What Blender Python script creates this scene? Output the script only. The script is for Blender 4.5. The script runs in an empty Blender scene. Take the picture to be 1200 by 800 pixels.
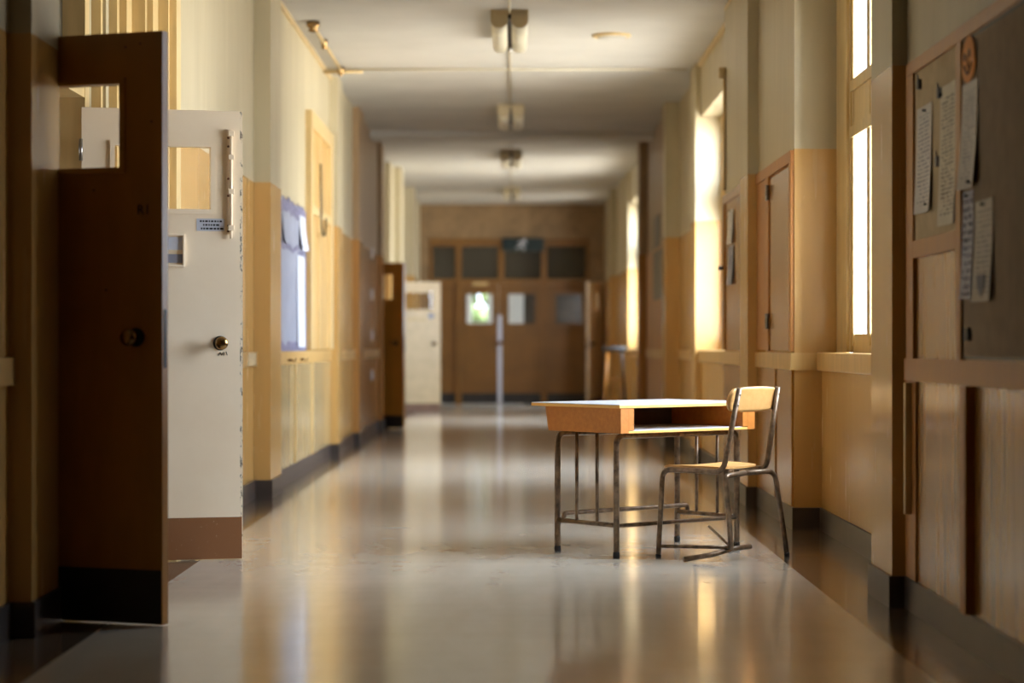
import bpy, bmesh, math, random
from mathutils import Vector, Matrix
random.seed(7)
S = bpy.context.scene
COL = S.collection
PI = math.pi

# ------------------------------------------------------------------ helpers
def box(bm, x0, x1, y0, y1, z0, z1, bevel=0.0):
    xs, ys, zs = sorted((x0, x1)), sorted((y0, y1)), sorted((z0, z1))
    v = [bm.verts.new((x, y, z)) for x in xs for y in ys for z in zs]
    F = [(0, 1, 3, 2), (4, 6, 7, 5), (0, 4, 5, 1), (2, 3, 7, 6), (0, 2, 6, 4), (1, 5, 7, 3)]
    fs = [bm.faces.new([v[i] for i in f]) for f in F]
    if bevel > 0:
        es = set(e for f in fs for e in f.edges)
        bmesh.ops.bevel(bm, geom=list(es), offset=bevel, segments=2, affect='EDGES', profile=0.6)
    return bm

def prism(bm, pts, d, axis='z', a=0.0):
    """extrude a 2D outline along an axis from a to a+d; axis names the extrusion axis"""
    def p(u, w, t):
        return {'z': (u, w, t), 'y': (u, t, w), 'x': (t, u, w)}[axis]
    n = len(pts)
    lo = [bm.verts.new(p(u, w, a)) for u, w in pts]
    hi = [bm.verts.new(p(u, w, a + d)) for u, w in pts]
    bm.faces.new(lo[::-1]); bm.faces.new(hi)
    for i in range(n):
        j = (i + 1) % n
        bm.faces.new((lo[i], lo[j], hi[j], hi[i]))
    bmesh.ops.recalc_face_normals(bm, faces=bm.faces[:])
    return bm

def fillet(pts, r, n=6):
    pts = [Vector(p) for p in pts]
    out = [pts[0]]
    for i in range(1, len(pts) - 1):
        a, b, c = pts[i - 1], pts[i], pts[i + 1]
        d1, d2 = (a - b), (c - b)
        rr = min(r, d1.length * .49, d2.length * .49)
        p1, p2 = b + d1.normalized() * rr, b + d2.normalized() * rr
        for k in range(n + 1):
            t = k / n
            out.append(p1 * (1 - t) ** 2 + b * 2 * t * (1 - t) + p2 * t ** 2)
    out.append(pts[-1])
    return out

def tube(bm, pts, r, seg=10, bend=0.0):
    pts = fillet(pts, bend) if bend > 0 else [Vector(p) for p in pts]
    ring_prev, first = None, None
    nrm = None
    for i, p in enumerate(pts):
        if i == 0: t = pts[1] - pts[0]
        elif i == len(pts) - 1: t = pts[-1] - pts[-2]
        else: t = (pts[i + 1] - pts[i]).normalized() + (pts[i] - pts[i - 1]).normalized()
        t.normalize()
        if nrm is None:
            ref = Vector((0, 0, 1)) if abs(t.z) < .9 else Vector((1, 0, 0))
            nrm = t.cross(ref).normalized()
        nrm = (nrm - t * nrm.dot(t)).normalized()
        bi = t.cross(nrm)
        ring = [bm.verts.new(p + (nrm * math.cos(2 * PI * k / seg) + bi * math.sin(2 * PI * k / seg)) * r) for k in range(seg)]
        if ring_prev:
            for k in range(seg):
                f = bm.faces.new((ring_prev[k], ring_prev[(k + 1) % seg], ring[(k + 1) % seg], ring[k])); f.smooth = True
        else: first = ring
        ring_prev = ring
    bm.faces.new(first[::-1]); bm.faces.new(ring_prev)
    bmesh.ops.recalc_face_normals(bm, faces=bm.faces[:])
    return bm

def lathe(bm, prof, origin, axis, seg=20):
    """prof: (radius, distance along axis)"""
    ax = Vector(axis).normalized(); o = Vector(origin)
    ref = Vector((0, 0, 1)) if abs(ax.z) < .9 else Vector((1, 0, 0))
    u = ax.cross(ref).normalized(); w = ax.cross(u)
    prev = None
    for r, d in prof:
        r = max(r, 1e-4)
        ring = [bm.verts.new(o + ax * d + (u * math.cos(2 * PI * k / seg) + w * math.sin(2 * PI * k / seg)) * r) for k in range(seg)]
        if prev:
            for k in range(seg):
                f = bm.faces.new((prev[k], prev[(k + 1) % seg], ring[(k + 1) % seg], ring[k])); f.smooth = True
        else: bm.faces.new(ring[::-1])
        prev = ring
    bm.faces.new(prev)
    bmesh.ops.recalc_face_normals(bm, faces=bm.faces[:])
    return bm

def B(): return bmesh.new()

def obj(name, bm, mat, parent=None, world=False, label=None, mats=None):
    if world and parent is not None:
        M = Matrix.Translation(parent.location) @ Matrix.Rotation(parent.rotation_euler.z, 4, 'Z')
        bmesh.ops.transform(bm, matrix=M.inverted(), verts=bm.verts[:])
    me = bpy.data.meshes.new(name)
    bm.to_mesh(me); bm.free()
    me.materials.append(mat)
    o = bpy.data.objects.new(name, me); COL.objects.link(o)
    if parent is not None: o.parent = parent
    if label: o['label'] = label
    return o

def tag(o, label, cat, group=None, kind=None):
    o['label'] = label; o['category'] = cat
    if group: o['group'] = group
    if kind: o['kind'] = kind
    return o

def thing(name, label, cat, loc=(0, 0, 0), rz=0.0, group=None, kind=None):
    o = bpy.data.objects.new(name, None); COL.objects.link(o)
    o.empty_display_size = .1
    o.location = loc; o.rotation_euler = (0, 0, rz)
    return tag(o, label, cat, group, kind)

# ------------------------------------------------------------------ materials
def lin(r, g, b):
    f = lambda c: (c / 255 / 12.92) if c / 255 <= .04045 else ((c / 255 + .055) / 1.055) ** 2.4
    return (f(r), f(g), f(b), 1)

class NT:
    def __init__(s, name):
        s.m = bpy.data.materials.new(name); s.m.use_nodes = True
        s.t = s.m.node_tree; s.n = s.t.nodes; s.l = s.t.links
        s.b = s.n['Principled BSDF']; s.out = s.n['Material Output']
    def node(s, ty, **kw):
        n = s.n.new(ty)
        for k, v in kw.items():
            if hasattr(n, k): setattr(n, k, v)
            else: n.inputs[k].default_value = v
        return n
    def coords(s, scale=(1, 1, 1), kind='Object'):
        tc = s.n.new('ShaderNodeTexCoord'); mp = s.n.new('ShaderNodeMapping')
        mp.inputs['Scale'].default_value = scale
        s.l.new(tc.outputs[kind], mp.inputs['Vector']); return mp.outputs['Vector']
    def noise(s, scale=(1, 1, 1), sc=1.0, detail=4.0, rough=.55, kind='Object'):
        n = s.n.new('ShaderNodeTexNoise'); n.inputs['Scale'].default_value = sc
        n.inputs['Detail'].default_value = detail; n.inputs['Roughness'].default_value = rough
        s.l.new(s.coords(scale, kind), n.inputs['Vector']); return n.outputs['Fac']
    def ramp(s, fac, stops):
        r = s.n.new('ShaderNodeValToRGB'); cr = r.color_ramp
        while len(cr.elements) < len(stops): cr.elements.new(.5)
        for e, (p, c) in zip(cr.elements, stops):
            e.position = p; e.color = c if len(c) == 4 else (*c, 1)
        s.l.new(fac, r.inputs['Fac']); return r.outputs['Color']
    def mix(s, fac, a, b, mode='MIX'):
        n = s.n.new('ShaderNodeMix'); n.data_type = 'RGBA'; n.blend_type = mode
        for val, key in ((fac, 0), (a, 6), (b, 7)):
            if hasattr(val, 'is_output'): s.l.new(val, n.inputs[key])
            else: n.inputs[key].default_value = val
        return n.outputs[2]
    def mth(s, op, a, b=0.0):
        n = s.n.new('ShaderNodeMath'); n.operation = op
        for val, key in ((a, 0), (b, 1)):
            if hasattr(val, 'is_output'): s.l.new(val, n.inputs[key])
            else: n.inputs[key].default_value = val
        return n.outputs[0]
    def sep(s, kind='Object'):
        tc = s.n.new('ShaderNodeTexCoord'); n = s.n.new('ShaderNodeSeparateXYZ')
        s.l.new(tc.outputs[kind], n.inputs[0]); return n.outputs
    def bump(s, h, strength=.1, dist=.01):
        n = s.n.new('ShaderNodeBump'); n.inputs['Strength'].default_value = strength; n.inputs['Distance'].default_value = dist
        s.l.new(h, n.inputs['Height']); s.l.new(n.outputs[0], s.b.inputs['Normal'])
    def set(s, **kw):
        for k, v in kw.items():
            k = {'col': 'Base Color', 'rough': 'Roughness', 'metal': 'Metallic', 'coat': 'Coat Weight', 'coatr': 'Coat Roughness', 'spec': 'Specular IOR Level', 'ior': 'IOR'}[k]
            if hasattr(v, 'is_output'): s.l.new(v, s.b.inputs[k])
            else: s.b.inputs[k].default_value = v
        return s

def plain(name, c, rough=.5, metal=0.0, var=.12, sc=6.0, streak=(1, 1, 1), coat=0.0, bump=0.0):
    t = NT(name)
    f = t.noise(streak, sc)
    d = tuple(x * (1 - var * 2) for x in c[:3]) + (1,); u = tuple(min(1, x * (1 + var)) for x in c[:3]) + (1,)
    t.set(col=t.ramp(f, [(.3, d), (.7, u)]), rough=rough, metal=metal, coat=coat)
    if bump: t.bump(f, bump, .01)
    return t.m

CREAM = lin(214, 203, 172); TAN = lin(212, 158, 86)
def wall_paint():
    t = NT('two_tone_wall_paint')
    z = t.sep()[2]
    wob = t.mth('MULTIPLY', t.noise((1, 1, .2), 3.0), .012)
    fac = t.mth('GREATER_THAN', t.mth('ADD', z, wob), 2.076)
    f1 = t.noise((1.2, 1.2, .25), 2.2, 6); f2 = t.noise((9, 9, .7), 2.0, 5)
    low = t.mix(f2, t.ramp(f1, [(.3, lin(190, 147, 84)), (.72, lin(206, 162, 99))]), lin(186, 148, 88))
    sc = t.noise((5, 5, 2), 6.0, 7, .7)
    low = t.mix(t.ramp(sc, [(.66, (0, 0, 0)), (.72, (.6, .6, .6))]), low, lin(222, 190, 138))
    up = t.ramp(f1, [(.3, lin(170, 157, 126)), (.72, lin(186, 173, 141))])
    # windowless stretch: its dim warm light is put into the wall colour
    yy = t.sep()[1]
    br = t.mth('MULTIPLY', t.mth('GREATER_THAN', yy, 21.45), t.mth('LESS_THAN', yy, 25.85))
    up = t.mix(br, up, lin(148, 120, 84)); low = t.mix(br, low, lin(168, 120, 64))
    t.set(col=t.mix(fac, low, up), rough=t.mth('ADD', t.mth('ADD', .14, t.mth('MULTIPLY', fac, .22)), t.mth('MULTIPLY', f2, .2)))
    t.bump(f2, .12, .004)
    return t.m
M_WALL = wall_paint()
M_TRIM = plain('ochre_trim_paint', lin(196, 158, 96), .3, var=.1, sc=3, streak=(4, 4, .8))
M_CASING = plain('yellow_casing_paint', lin(208, 180, 126), .3, var=.08, sc=3, streak=(5, 5, .7))
M_BASE = plain('dark_vinyl_skirting', lin(66, 57, 52), .38, var=.15, sc=4)
M_CEIL = plain('ceiling_plaster', lin(184, 180, 170), .75, var=.05, sc=1.3)
M_DOOR_OCHRE = plain('brown_ochre_door_paint', lin(160, 108, 36), .33, var=.1, sc=2.5, streak=(3, 3, .8))
M_KICK_BLACK = plain('black_kick_panel', lin(36, 32, 30), .4, var=.2, sc=5)
M_KNOB = plain('tarnished_brass', lin(150, 120, 78), .22, 1.0, var=.2, sc=20)
M_STEEL = plain('dull_steel', lin(150, 145, 138), .3, 1.0, var=.15, sc=20)
M_DARKMETAL = plain('dark_metal', lin(45, 40, 36), .4, .6, var=.2, sc=20)

def cream_door():
    t = NT('chipped_cream_door_paint')
    f1 = t.noise((1, 1, 1), 2.5, 5); s = t.noise((6, 6, 3), 7.0, 8, .75)
    c = t.ramp(f1, [(.3, lin(238, 218, 188)), (.7, lin(246, 229, 202))])
    x, y, z = t.sep()
    edge = t.mth('MULTIPLY', t.mth('GREATER_THAN', x, .727), t.ramp(s, [(.53, (0, 0, 0)), (.58, (.9, .9, .9))]))
    chips = t.ramp(s, [(.73, (0, 0, 0)), (.75, (1, 1, 1))])
    c = t.mix(t.mth('MAXIMUM', t.mth('MULTIPLY', chips, .7), edge), c, lin(92, 84, 72))
    t.set(col=c, rough=.35)
    return t.m
M_DOOR_CREAM = cream_door()
def kick_brown():
    t = NT('scuffed_brown_kick_paint')
    s = t.noise((6, 6, 6), 8.0, 8, .75)
    t.set(col=t.mix(t.ramp(s, [(.63, (0, 0, 0)), (.66, (.9, .9, .9))]), lin(138, 92, 56), lin(188, 164, 138)), rough=.45)
    return t.m
M_KICK_BROWN = kick_brown()

def wood(name, a, b, rough=.3, scale=(14, 14, .8), sc=1.6, coat=0.0):
    t = NT(name)
    f = t.noise(scale, sc, 7, .6); g = t.noise((1, 1, .5), 1.3, 3)
    c = t.mix(t.ramp(g, [(.35, (0, 0, 0)), (.65, (.45, .45, .45))]), t.ramp(f, [(.32, a), (.68, b)]), a)
    t.set(col=c, rough=t.mth('ADD', rough, t.mth('MULTIPLY', f, .12)), coat=coat)
    t.b.inputs['Coat Roughness'].default_value = .2
    t.bump(f, .08, .004)
    return t.m
M_PANEL = wood('varnished_wall_panel', lin(142, 94, 34), lin(178, 126, 54), .17, coat=.3)
M_FRAMEWOOD = wood('stained_frame_wood', lin(158, 100, 36), lin(180, 121, 48), .35)
M_DESKSIDE = wood('orange_plywood_face', lin(180, 108, 38), lin(202, 130, 52), .45, (9, 9, 9), 4)
M_DESKEDGE = wood('yellow_plywood_edge', lin(232, 176, 92), lin(246, 196, 116), .4, (4, 4, 30), 2)
M_PLY = wood('pale_chair_plywood', lin(216, 162, 94), lin(228, 180, 114), .4, (3, 16, 16), 2)
M_LAMINATE = plain('pale_grey_laminate', lin(205, 210, 220), .28, var=.04, sc=8)
M_TUBE = plain('worn_brown_steel_tube', lin(124, 102, 80), .34, .45, var=.35, sc=30)
M_RUBBER = plain('black_rubber', lin(30, 27, 25), .7, var=.2, sc=20)

def floor_mat():
    t = NT('waxed_linoleum')
    x, y, z = t.sep()
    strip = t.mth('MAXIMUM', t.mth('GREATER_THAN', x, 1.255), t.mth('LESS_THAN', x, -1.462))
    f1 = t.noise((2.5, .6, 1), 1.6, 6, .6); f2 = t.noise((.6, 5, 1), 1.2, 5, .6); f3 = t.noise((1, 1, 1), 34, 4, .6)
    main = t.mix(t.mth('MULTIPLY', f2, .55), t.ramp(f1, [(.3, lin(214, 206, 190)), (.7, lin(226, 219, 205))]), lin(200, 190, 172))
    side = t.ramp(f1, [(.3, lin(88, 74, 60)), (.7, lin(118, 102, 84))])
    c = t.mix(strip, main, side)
    t.set(col=c, rough=t.mth('ADD', .10, t.mth('MULTIPLY', t.mth('ADD', f2, f1), .08)), coat=.55, coatr=.11)
    t.bump(t.mth('ADD', t.mth('MULTIPLY', t.noise((.8, 2.6, 1), 1.3, 1), 1.0), t.mth('MULTIPLY', f3, .0)), .11, .012)
    for o in [n for n in t.n if n.type == 'BUMP']: t.l.new(o.outputs[0], t.b.inputs['Coat Normal'])
    return t.m
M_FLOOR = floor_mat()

def glass(name, tint=(1, 1, 1, 1), haze=0.0, hz=(.6, .6, .6, 1)):
    t = NT(name)
    tr = t.node('ShaderNodeBsdfTransparent'); tr.inputs[0].default_value = tint
    gl = t.node('ShaderNodeBsdfGlossy'); gl.inputs['Roughness'].default_value = .03
    fr = t.node('ShaderNodeFresnel'); fr.inputs['IOR'].default_value = 1.45
    mx = t.node('ShaderNodeMixShader')
    geo = t.node('ShaderNodeNewGeometry')     # only the outer face of a pane mirrors; the inner one lets light out
    t.l.new(t.mth('MULTIPLY', fr.outputs[0], t.mth('SUBTRACT', 1.0, geo.outputs['Backfacing'])), mx.inputs[0]); t.l.new(tr.outputs[0], mx.inputs[1]); t.l.new(gl.outputs[0], mx.inputs[2])
    res = mx
    if haze:
        df = t.node('ShaderNodeBsdfDiffuse'); df.inputs[0].default_value = hz
        m2 = t.node('ShaderNodeMixShader'); m2.inputs[0].default_value = haze
        t.l.new(mx.outputs[0], m2.inputs[1]); t.l.new(df.outputs[0], m2.inputs[2]); res = m2
    t.l.new(res.outputs[0], t.out.inputs['Surface'])
    return t.m
M_GLASS = glass('clear_window_glass')
M_HAZE = glass('dusty_transom_glass', (.30, .28, .24, 1), .45, (.10, .085, .06, 1))

def paper(name, base, ink, lines=22, density=.5, margin=.12):
    """printed sheet: rows of broken lines inside the margins (generated coords, horizontal = Y)"""
    t = NT(name)
    x, y, z = t.sep('Generated')
    row = t.mth('GREATER_THAN', t.mth('FRACT', t.mth('MULTIPLY', z, lines)), 1 - density)
    n = t.n.new('ShaderNodeTexNoise'); n.inputs['Scale'].default_value = 1.0; n.inputs['Detail'].default_value = 3
    t.l.new(t.coords((1, 9, lines * .9), 'Generated'), n.inputs['Vector'])
    word = t.mth('GREATER_THAN', n.outputs['Fac'], .47)
    ins = t.mth('MULTIPLY', t.mth('MULTIPLY', t.mth('GREATER_THAN', y, margin), t.mth('LESS_THAN', y, 1 - margin)),
                t.mth('MULTIPLY', t.mth('GREATER_THAN', z, margin * .6), t.mth('LESS_THAN', z, 1 - margin * .7)))
    fac = t.mth('MULTIPLY', t.mth('MULTIPLY', row, word), ins)
    t.set(col=t.mix(fac, base, ink), rough=.6)
    return t.m
M_PAPER1 = paper('white_notice_paper', lin(204, 198, 188), lin(128, 126, 132), 26, .4)
M_PAPER2 = paper('cream_list_paper', lin(206, 196, 170), lin(110, 98, 82), 34, .5)
M_PAPER3 = paper('blue_patterned_paper', lin(170, 172, 186), lin(48, 52, 72), 14, .7, .05)
M_PAPER4 = paper('grey_notice_paper', lin(186, 178, 162), lin(128, 120, 108), 20, .4)
M_ORANGE = plain('orange_card', lin(224, 140, 40), .6, var=.06)
M_BLACK = plain('black_ink', lin(24, 24, 30), .6, var=.1)
M_PINBOARD = plain('grey_pin_board', lin(190, 168, 128), .8, var=.07, sc=14)
M_PINBOARD2 = plain('dull_grey_pin_board', lin(146, 124, 96), .8, var=.08, sc=12)
M_BLUEGREY = plain('pale_blue_poster_paper', lin(140, 143, 158), .6, var=.06, sc=5)
M_WHITE = plain('white_card', lin(196, 199, 210), .6, var=.04)
M_BORDER = plain('violet_grey_frilled_border', lin(116, 112, 138), .7, var=.3, sc=40)
M_LAMP = plain('yellowed_lamp_diffuser', lin(226, 218, 192), .3, var=.06, sc=8)
M_LAMPEND = plain('lamp_end_enamel', lin(176, 160, 126), .4, var=.08)
M_CONDUIT = plain('ochre_conduit_paint', lin(188, 162, 112), .45, var=.1)
M_CONDUIT_PALE = plain('pale_conduit_paint', lin(186, 176, 150), .5, var=.06)
M_SIGN = plain('dark_green_sign', lin(6, 34, 36), .35, var=.08)
M_DARKPIC = plain('dark_poster', lin(62, 54, 44), .4, var=.3, sc=9)
M_STRIPEPAPER = paper('sticker_print', lin(196, 204, 222), lin(70, 72, 96), 4, .55, .06)

# ------------------------------------------------------------------ room shell
CEIL, END, NEAR = 3.41, 36.4, -14.0
WALNUT = .12                      # skirting height
# (y0, y1, face x, kind)
RIGHT = [(NEAR, 8.15, 1.503, 'near'), (8.15, 8.62, 1.445, 'pier'), (8.62, 11.6, 1.675, 'win'),
         (11.6, 13.3, 1.526, 'wall'), (13.3, 13.75, 1.458, 'pier'), (13.75, 15.2, 1.505, 'wall'),
         (15.2, 18.2, 1.60, 'win'), (18.2, 18.7, 1.55, 'pier'), (18.7, 21.1, 1.64, 'wall'),
         (21.1, 21.6, 1.50, 'pier'), (21.6, 25.0, 1.57, 'wall'), (25.0, 25.4, 1.47, 'pier'),
         (25.4, 26.5, 1.55, 'wall'), (26.5, 29.4, 1.60, 'win'), (29.4, 32.6, 1.58, 'wall'),
         (32.6, 33.1, 1.47, 'pier'), (33.1, 33.3, 1.55, 'wall'), (33.3, 34.6, 1.60, 'win'), (34.6, END, 1.55, 'wall')]
LEFT = [(NEAR, 7.31, 1.73, 'wall'), (7.31, 7.76, 1.652, 'pier'), (7.76, 10.15, 2.0, 'door'),
        (10.72, 13.97, 1.70, 'wall'), (13.97, 14.6, 1.592, 'pier'), (14.6, 19.08, 1.65, 'wall'),
        (19.08, 19.55, 1.572, 'pier'), (19.55, 21.5, 1.62, 'wall'), (21.5, 22.2, 1.557, 'pier'),
        (22.2, 25.2, 1.61, 'wall'), (25.2, 25.8, 1.56, 'pier'), (25.8, 28.0, 1.97, 'door'),
        (28.0, 28.8, 1.62, 'wall'), (28.8, 29.4, 1.52, 'pier'), (29.4, 30.1, 1.62, 'wall'),
        (30.1, 32.5, 1.84, 'door'), (32.5, 33.1, 1.52, 'pier'), (33.1, END, 1.60, 'wall')]
OUT_R, OUT_L = 1.825, 2.3
SILL0, SILL1, HEAD = .865, .965, 2.95

bm = B()
for y0, y1, x, k in RIGHT:
    if k == 'win':
        box(bm, x, OUT_R, y0, y1, 0, SILL0); box(bm, x, OUT_R, y0, y1, HEAD, CEIL)
    else: box(bm, x, OUT_R, y0, y1, 0, CEIL)
tag(obj('wall_right', bm, M_WALL), 'two-tone right corridor wall with tall window recesses', 'wall', kind='structure')

# left wall; doorways are cut in their alcoves: (near jamb, far jamb) of each opening
OPEN = {7.76: (7.82, 9.84), 25.8: (25.95, 27.6), 30.1: (30.3, 32.1)}
DHEAD = 2.14
bm = B()
for y0, y1, x, k in LEFT:
    if k == 'door':
        a, b = OPEN[y0]
        box(bm, -OUT_L, -x, y0, a, 0, CEIL); box(bm, -OUT_L, -x, b, y1, 0, CEIL)
        box(bm, -OUT_L, -x, a, b, 2.92, CEIL)
    else: box(bm, -OUT_L, -x, y0, y1, 0, CEIL)
box(bm, -OUT_L, -1.70 - .24, 10.15, 10.72, 0, CEIL)
tag(obj('wall_left', bm, M_WALL), 'two-tone left corridor wall with shallow piers and door alcoves', 'wall', kind='structure')

# classrooms behind the doorways
bm = B()
for y0 in OPEN:
    a, b = OPEN[y0]
    ya, yb = a - .5, b + .4
    if y0 == 7.76:
        box(bm, -5.0, -4.9, ya, 8.3, 0, CEIL); box(bm, -5.0, -4.9, 9.8, yb, 0, CEIL); box(bm, -5.0, -4.9, 8.3, 9.8, 0, 1.0); box(bm, -5.0, -4.9, 8.3, 9.8, 2.7, CEIL)
    else: box(bm, -5.0, -4.9, ya, yb, 0, CEIL)
    box(bm, -5.0, -OUT_L, ya - .1, ya, 0, CEIL); box(bm, -5.0, -OUT_L, yb, yb + .1, 0, CEIL)
tag(obj('wall_classroom', bm, M_WALL), 'classroom walls seen through the open left doorways', 'wall', kind='structure')

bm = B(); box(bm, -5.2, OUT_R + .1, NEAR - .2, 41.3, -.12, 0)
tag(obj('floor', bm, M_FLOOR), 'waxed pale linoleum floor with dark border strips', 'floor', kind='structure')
bm = B(); box(bm, -5.2, OUT_R + .1, NEAR - .2, 41.3, CEIL, CEIL + .15)
bm2 = B(); box(bm2, -6, 6, 41.3, 50, -.14, -.02)
tag(obj('ground', bm2, plain('lawn_green', lin(60, 72, 40), .8)), 'lawn outside beyond the far doors', 'ground', kind='structure')
tag(obj('ceiling', bm, M_CEIL), 'long pale plaster corridor ceiling', 'ceiling', kind='structure')
bm = B(); box(bm, -2.3, OUT_R, NEAR - .15, NEAR, 0, CEIL)
b3 = B(); box(b3, -1.7, 1.66, 23.9, 24.5, CEIL - .07, CEIL + .01)
tag(obj('trim_18', b3, M_CEIL), 'shallow plaster beam across the ceiling over the dark stretch', 'beam', kind='structure')
tag(obj('wall_near', bm, M_WALL), 'wall closing the corridor behind the viewer', 'wall', kind='structure')

# far wall with framed opening x -1.40..1.25, z 0..2.82
bm = B()
box(bm, -2.3, -1.42, END, END + .16, 0, CEIL); box(bm, 1.27, OUT_R, END, END + .16, 0, CEIL)
box(bm, -1.42, 1.27, END, END + .16, 2.82, CEIL)
M_ENDWALL = plain('brown_end_wall_paint', lin(140, 112, 76), .5)
tag(obj('wall_far', bm, M_ENDWALL), 'far end wall above the brown double doors', 'wall', kind='structure')

# skirting and chair rail follow the faces
bm = B(); rail = B()
for y0, y1, x, k in RIGHT:
    e0 = 0 if y0 == NEAR else .012
    box(bm, x - .013, OUT_R, y0 - e0, min(y1 + .012, END), 0, .120 + .0008 * (int(y0 * 7) % 4))
    if k in ('wall', 'win'): box(rail, x - .022, x + .02, y0, y1, SILL0 + .005, SILL1 - .005)
tag(obj('baseboard_right', bm, M_BASE), 'dark skirting along the right wall', 'baseboard', kind='structure')
nr = B(); box(nr, 1.478, 1.52, NEAR, 8.08, .87, .952)
tag(obj('trim_17', nr, M_FRAMEWOOD), 'brown wooden chair rail under the near right pin boards', 'trim', kind='structure')
box(rail, 1.5025, 1.80, 11.574, 11.62, SILL0 + .003, SILL1 - .003)
tag(obj('trim_1', rail, M_TRIM), 'ochre chair rail along the right wall', 'trim', kind='structure')
bm = B(); rail = B()
for y0, y1, x, k in LEFT:
    if k == 'door':
        a, b = OPEN[y0]
        box(bm, -OUT_L, -x + .013, y0, a - .09, 0, .122); box(bm, -OUT_L, -x + .013, b + .09, y1, 0, .122)
    else:
        box(bm, -OUT_L, -x + .013, y0 - (0 if y0 == NEAR else .012), min(y1 + .012, END), 0, .120 + .0008 * (int(y0 * 7) % 4))
        if k == 'wall': box(rail, -x - .02, -x + .022, y0, y1, SILL0, SILL1 - .005)
tag(obj('baseboard_left', bm, M_BASE), 'dark skirting along the left wall', 'baseboard', kind='structure')
tag(obj('trim_2', rail, M_TRIM), 'ochre chair rail along the left wall', 'trim', kind='structure')
bm = B(); box(bm, -2.3, -1.43, END - .012, END + .01, 0, .122); box(bm, 1.28, 1.9, END - .012, END + .01, 0, .122)
tag(obj('baseboard_far', bm, M_BASE), 'dark skirting beside the far double doors', 'baseboard', kind='structure')

# ceiling cove lines
bm = B()
box(bm, -1.66, -1.625, 14.6, 19.08, CEIL - .03, CEIL); box(bm, 1.50, 1.53, 11.6, 15.2, CEIL - .03, CEIL); box(bm, 1.57, 1.60, 15.2, 18.2, CEIL - .03, CEIL)
tag(obj('trim_3', bm, M_CASING), 'thin moulding where walls meet the ceiling', 'trim', kind='structure')

# ------------------------------------------------------------------ windows on the right
def window(n, y0, y1, x, fx, label, w=.05):
    t = thing('window_%d' % n, label, 'window', (fx, (y0 + y1) / 2, SILL1), kind='structure')
    bm = B(); e = fx + .024
    box(bm, fx - .03, e, y0, y0 + w, SILL1, HEAD); box(bm, fx - .03, e, y1 - w, y1, SILL1, HEAD)
    box(bm, fx - .016, e, y0 + w, y0 + w + .04, SILL1, HEAD); box(bm, fx - .016, e, y1 - w - .04, y1 - w, SILL1, HEAD)
    box(bm, fx - .033, e - .001, y0 + .001, y1 - .001, HEAD - .08, HEAD)
    obj('window_casing', bm, M_CASING, t, True)
    bm = B()
    box(bm, x - .03, e, y0 + .001, y1 - .001, SILL0, SILL1 - .002, .008)
    obj('window_sill', bm, M_TRIM, t, True)
    a, b = y0 + w + .04, y1 - w - .04
    mid = [a + (b - a) / 3, a + 2 * (b - a) / 3]
    if n == 1: mid = [9.65, 10.69]
    bm = B()
    box(bm, fx - .002, e, a, b, SILL1 - .01, 1.06); box(bm, fx - .018, e, a, b, 2.09, 2.15)
    box(bm, fx - .006, e, a, b, 2.15, 2.33); box(bm, fx - .018, e, a, b, 2.33, 2.39)
    box(bm, fx - .002, e, a, b, HEAD - .14, HEAD - .08)
    for m in [a + .025, b - .025]: box(bm, fx - .008, e, m - .025, m + .025, 1.0, HEAD - .1)
    for m in mid: box(bm, fx - .008, e, m - .045, m + .045, 1.0, HEAD - .1)
    obj('window_sash', bm, M_CASING, t, True)
    bm = B(); box(bm, fx + .008, fx + .012, a, b, 1.05, HEAD - .09)
    obj('pane', bm, M_GLASS, t, True)
    L = bpy.data.lights.new('window_daylight', 'AREA'); L.shape = 'RECTANGLE'
    L.size = b - a; L.size_y = HEAD - SILL1
    L.cycles.is_portal = True
    lo = bpy.data.objects.new('window_daylight', L); COL.objects.link(lo)
    lo.location = (fx + .06, (a + b) / 2, (SILL1 + HEAD) / 2)
    lo.rotation_euler = (0, PI / 2, 0)   # local -Z -> -X
    lo.rotation_euler = Vector((-1, 0, 0)).to_track_quat('-Z', 'Y').to_euler()
window(1, 8.62, 11.6, 1.675, 1.785, 'tall sashed window nearest on the right behind the pier', .35)
window(2, 15.2, 18.2, 1.60, 1.80, 'second tall window on the right with a bright reveal')
window(3, 26.5, 29.4, 1.60, 1.80, 'third window on the right beyond the dark stretch')
window(4, 33.3, 34.6, 1.60, 1.80, 'last window on the right beside the far doors')

t = thing('window_5', 'unseen classroom window added to brighten the nearest left doorway', 'window', (-4.95, 9.05, 1.0), kind='structure')  # unseen window, added to lighten the dark room behind the transom
bm = B()
for a in ((8.3, 8.36, 1.0, 2.7), (9.74, 9.8, 1.0, 2.7), (8.36, 9.74, 1.0, 1.06), (8.36, 9.74, 2.64, 2.7), (9.02, 9.08, 1.06, 2.64), (8.36, 9.74, 2.0, 2.05)): box(bm, -4.98, -4.92, *a)
obj('window_sash', bm, M_CASING, t, True)
bm = B(); box(bm, -4.952, -4.948, 8.36, 9.74, 1.06, 2.64); obj('pane', bm, M_GLASS, t, True)

# ------------------------------------------------------------------ doors
def knob(parent, x, z, y_face, sgn, mat=M_KNOB, plate=True):
    """round knob on the face y=y_face, pointing along sgn*y"""
    bm = B()
    lathe(bm, [(.034, 0), (.034, .004), (.029, .007)], (x, y_face, z), (0, sgn, 0))
    r = obj('knob_rose', bm, M_DARKMETAL, parent)
    bm = B()
    lathe(bm, [(.012, 0), (.011, .022), (.02, .03), (.030, .044), (.031, .055), (.026, .064), (.012, .069), (.0, .07)], (x, y_face + sgn * .004, z), (0, sgn, 0))
    obj('door_knob', bm, mat, parent)

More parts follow.
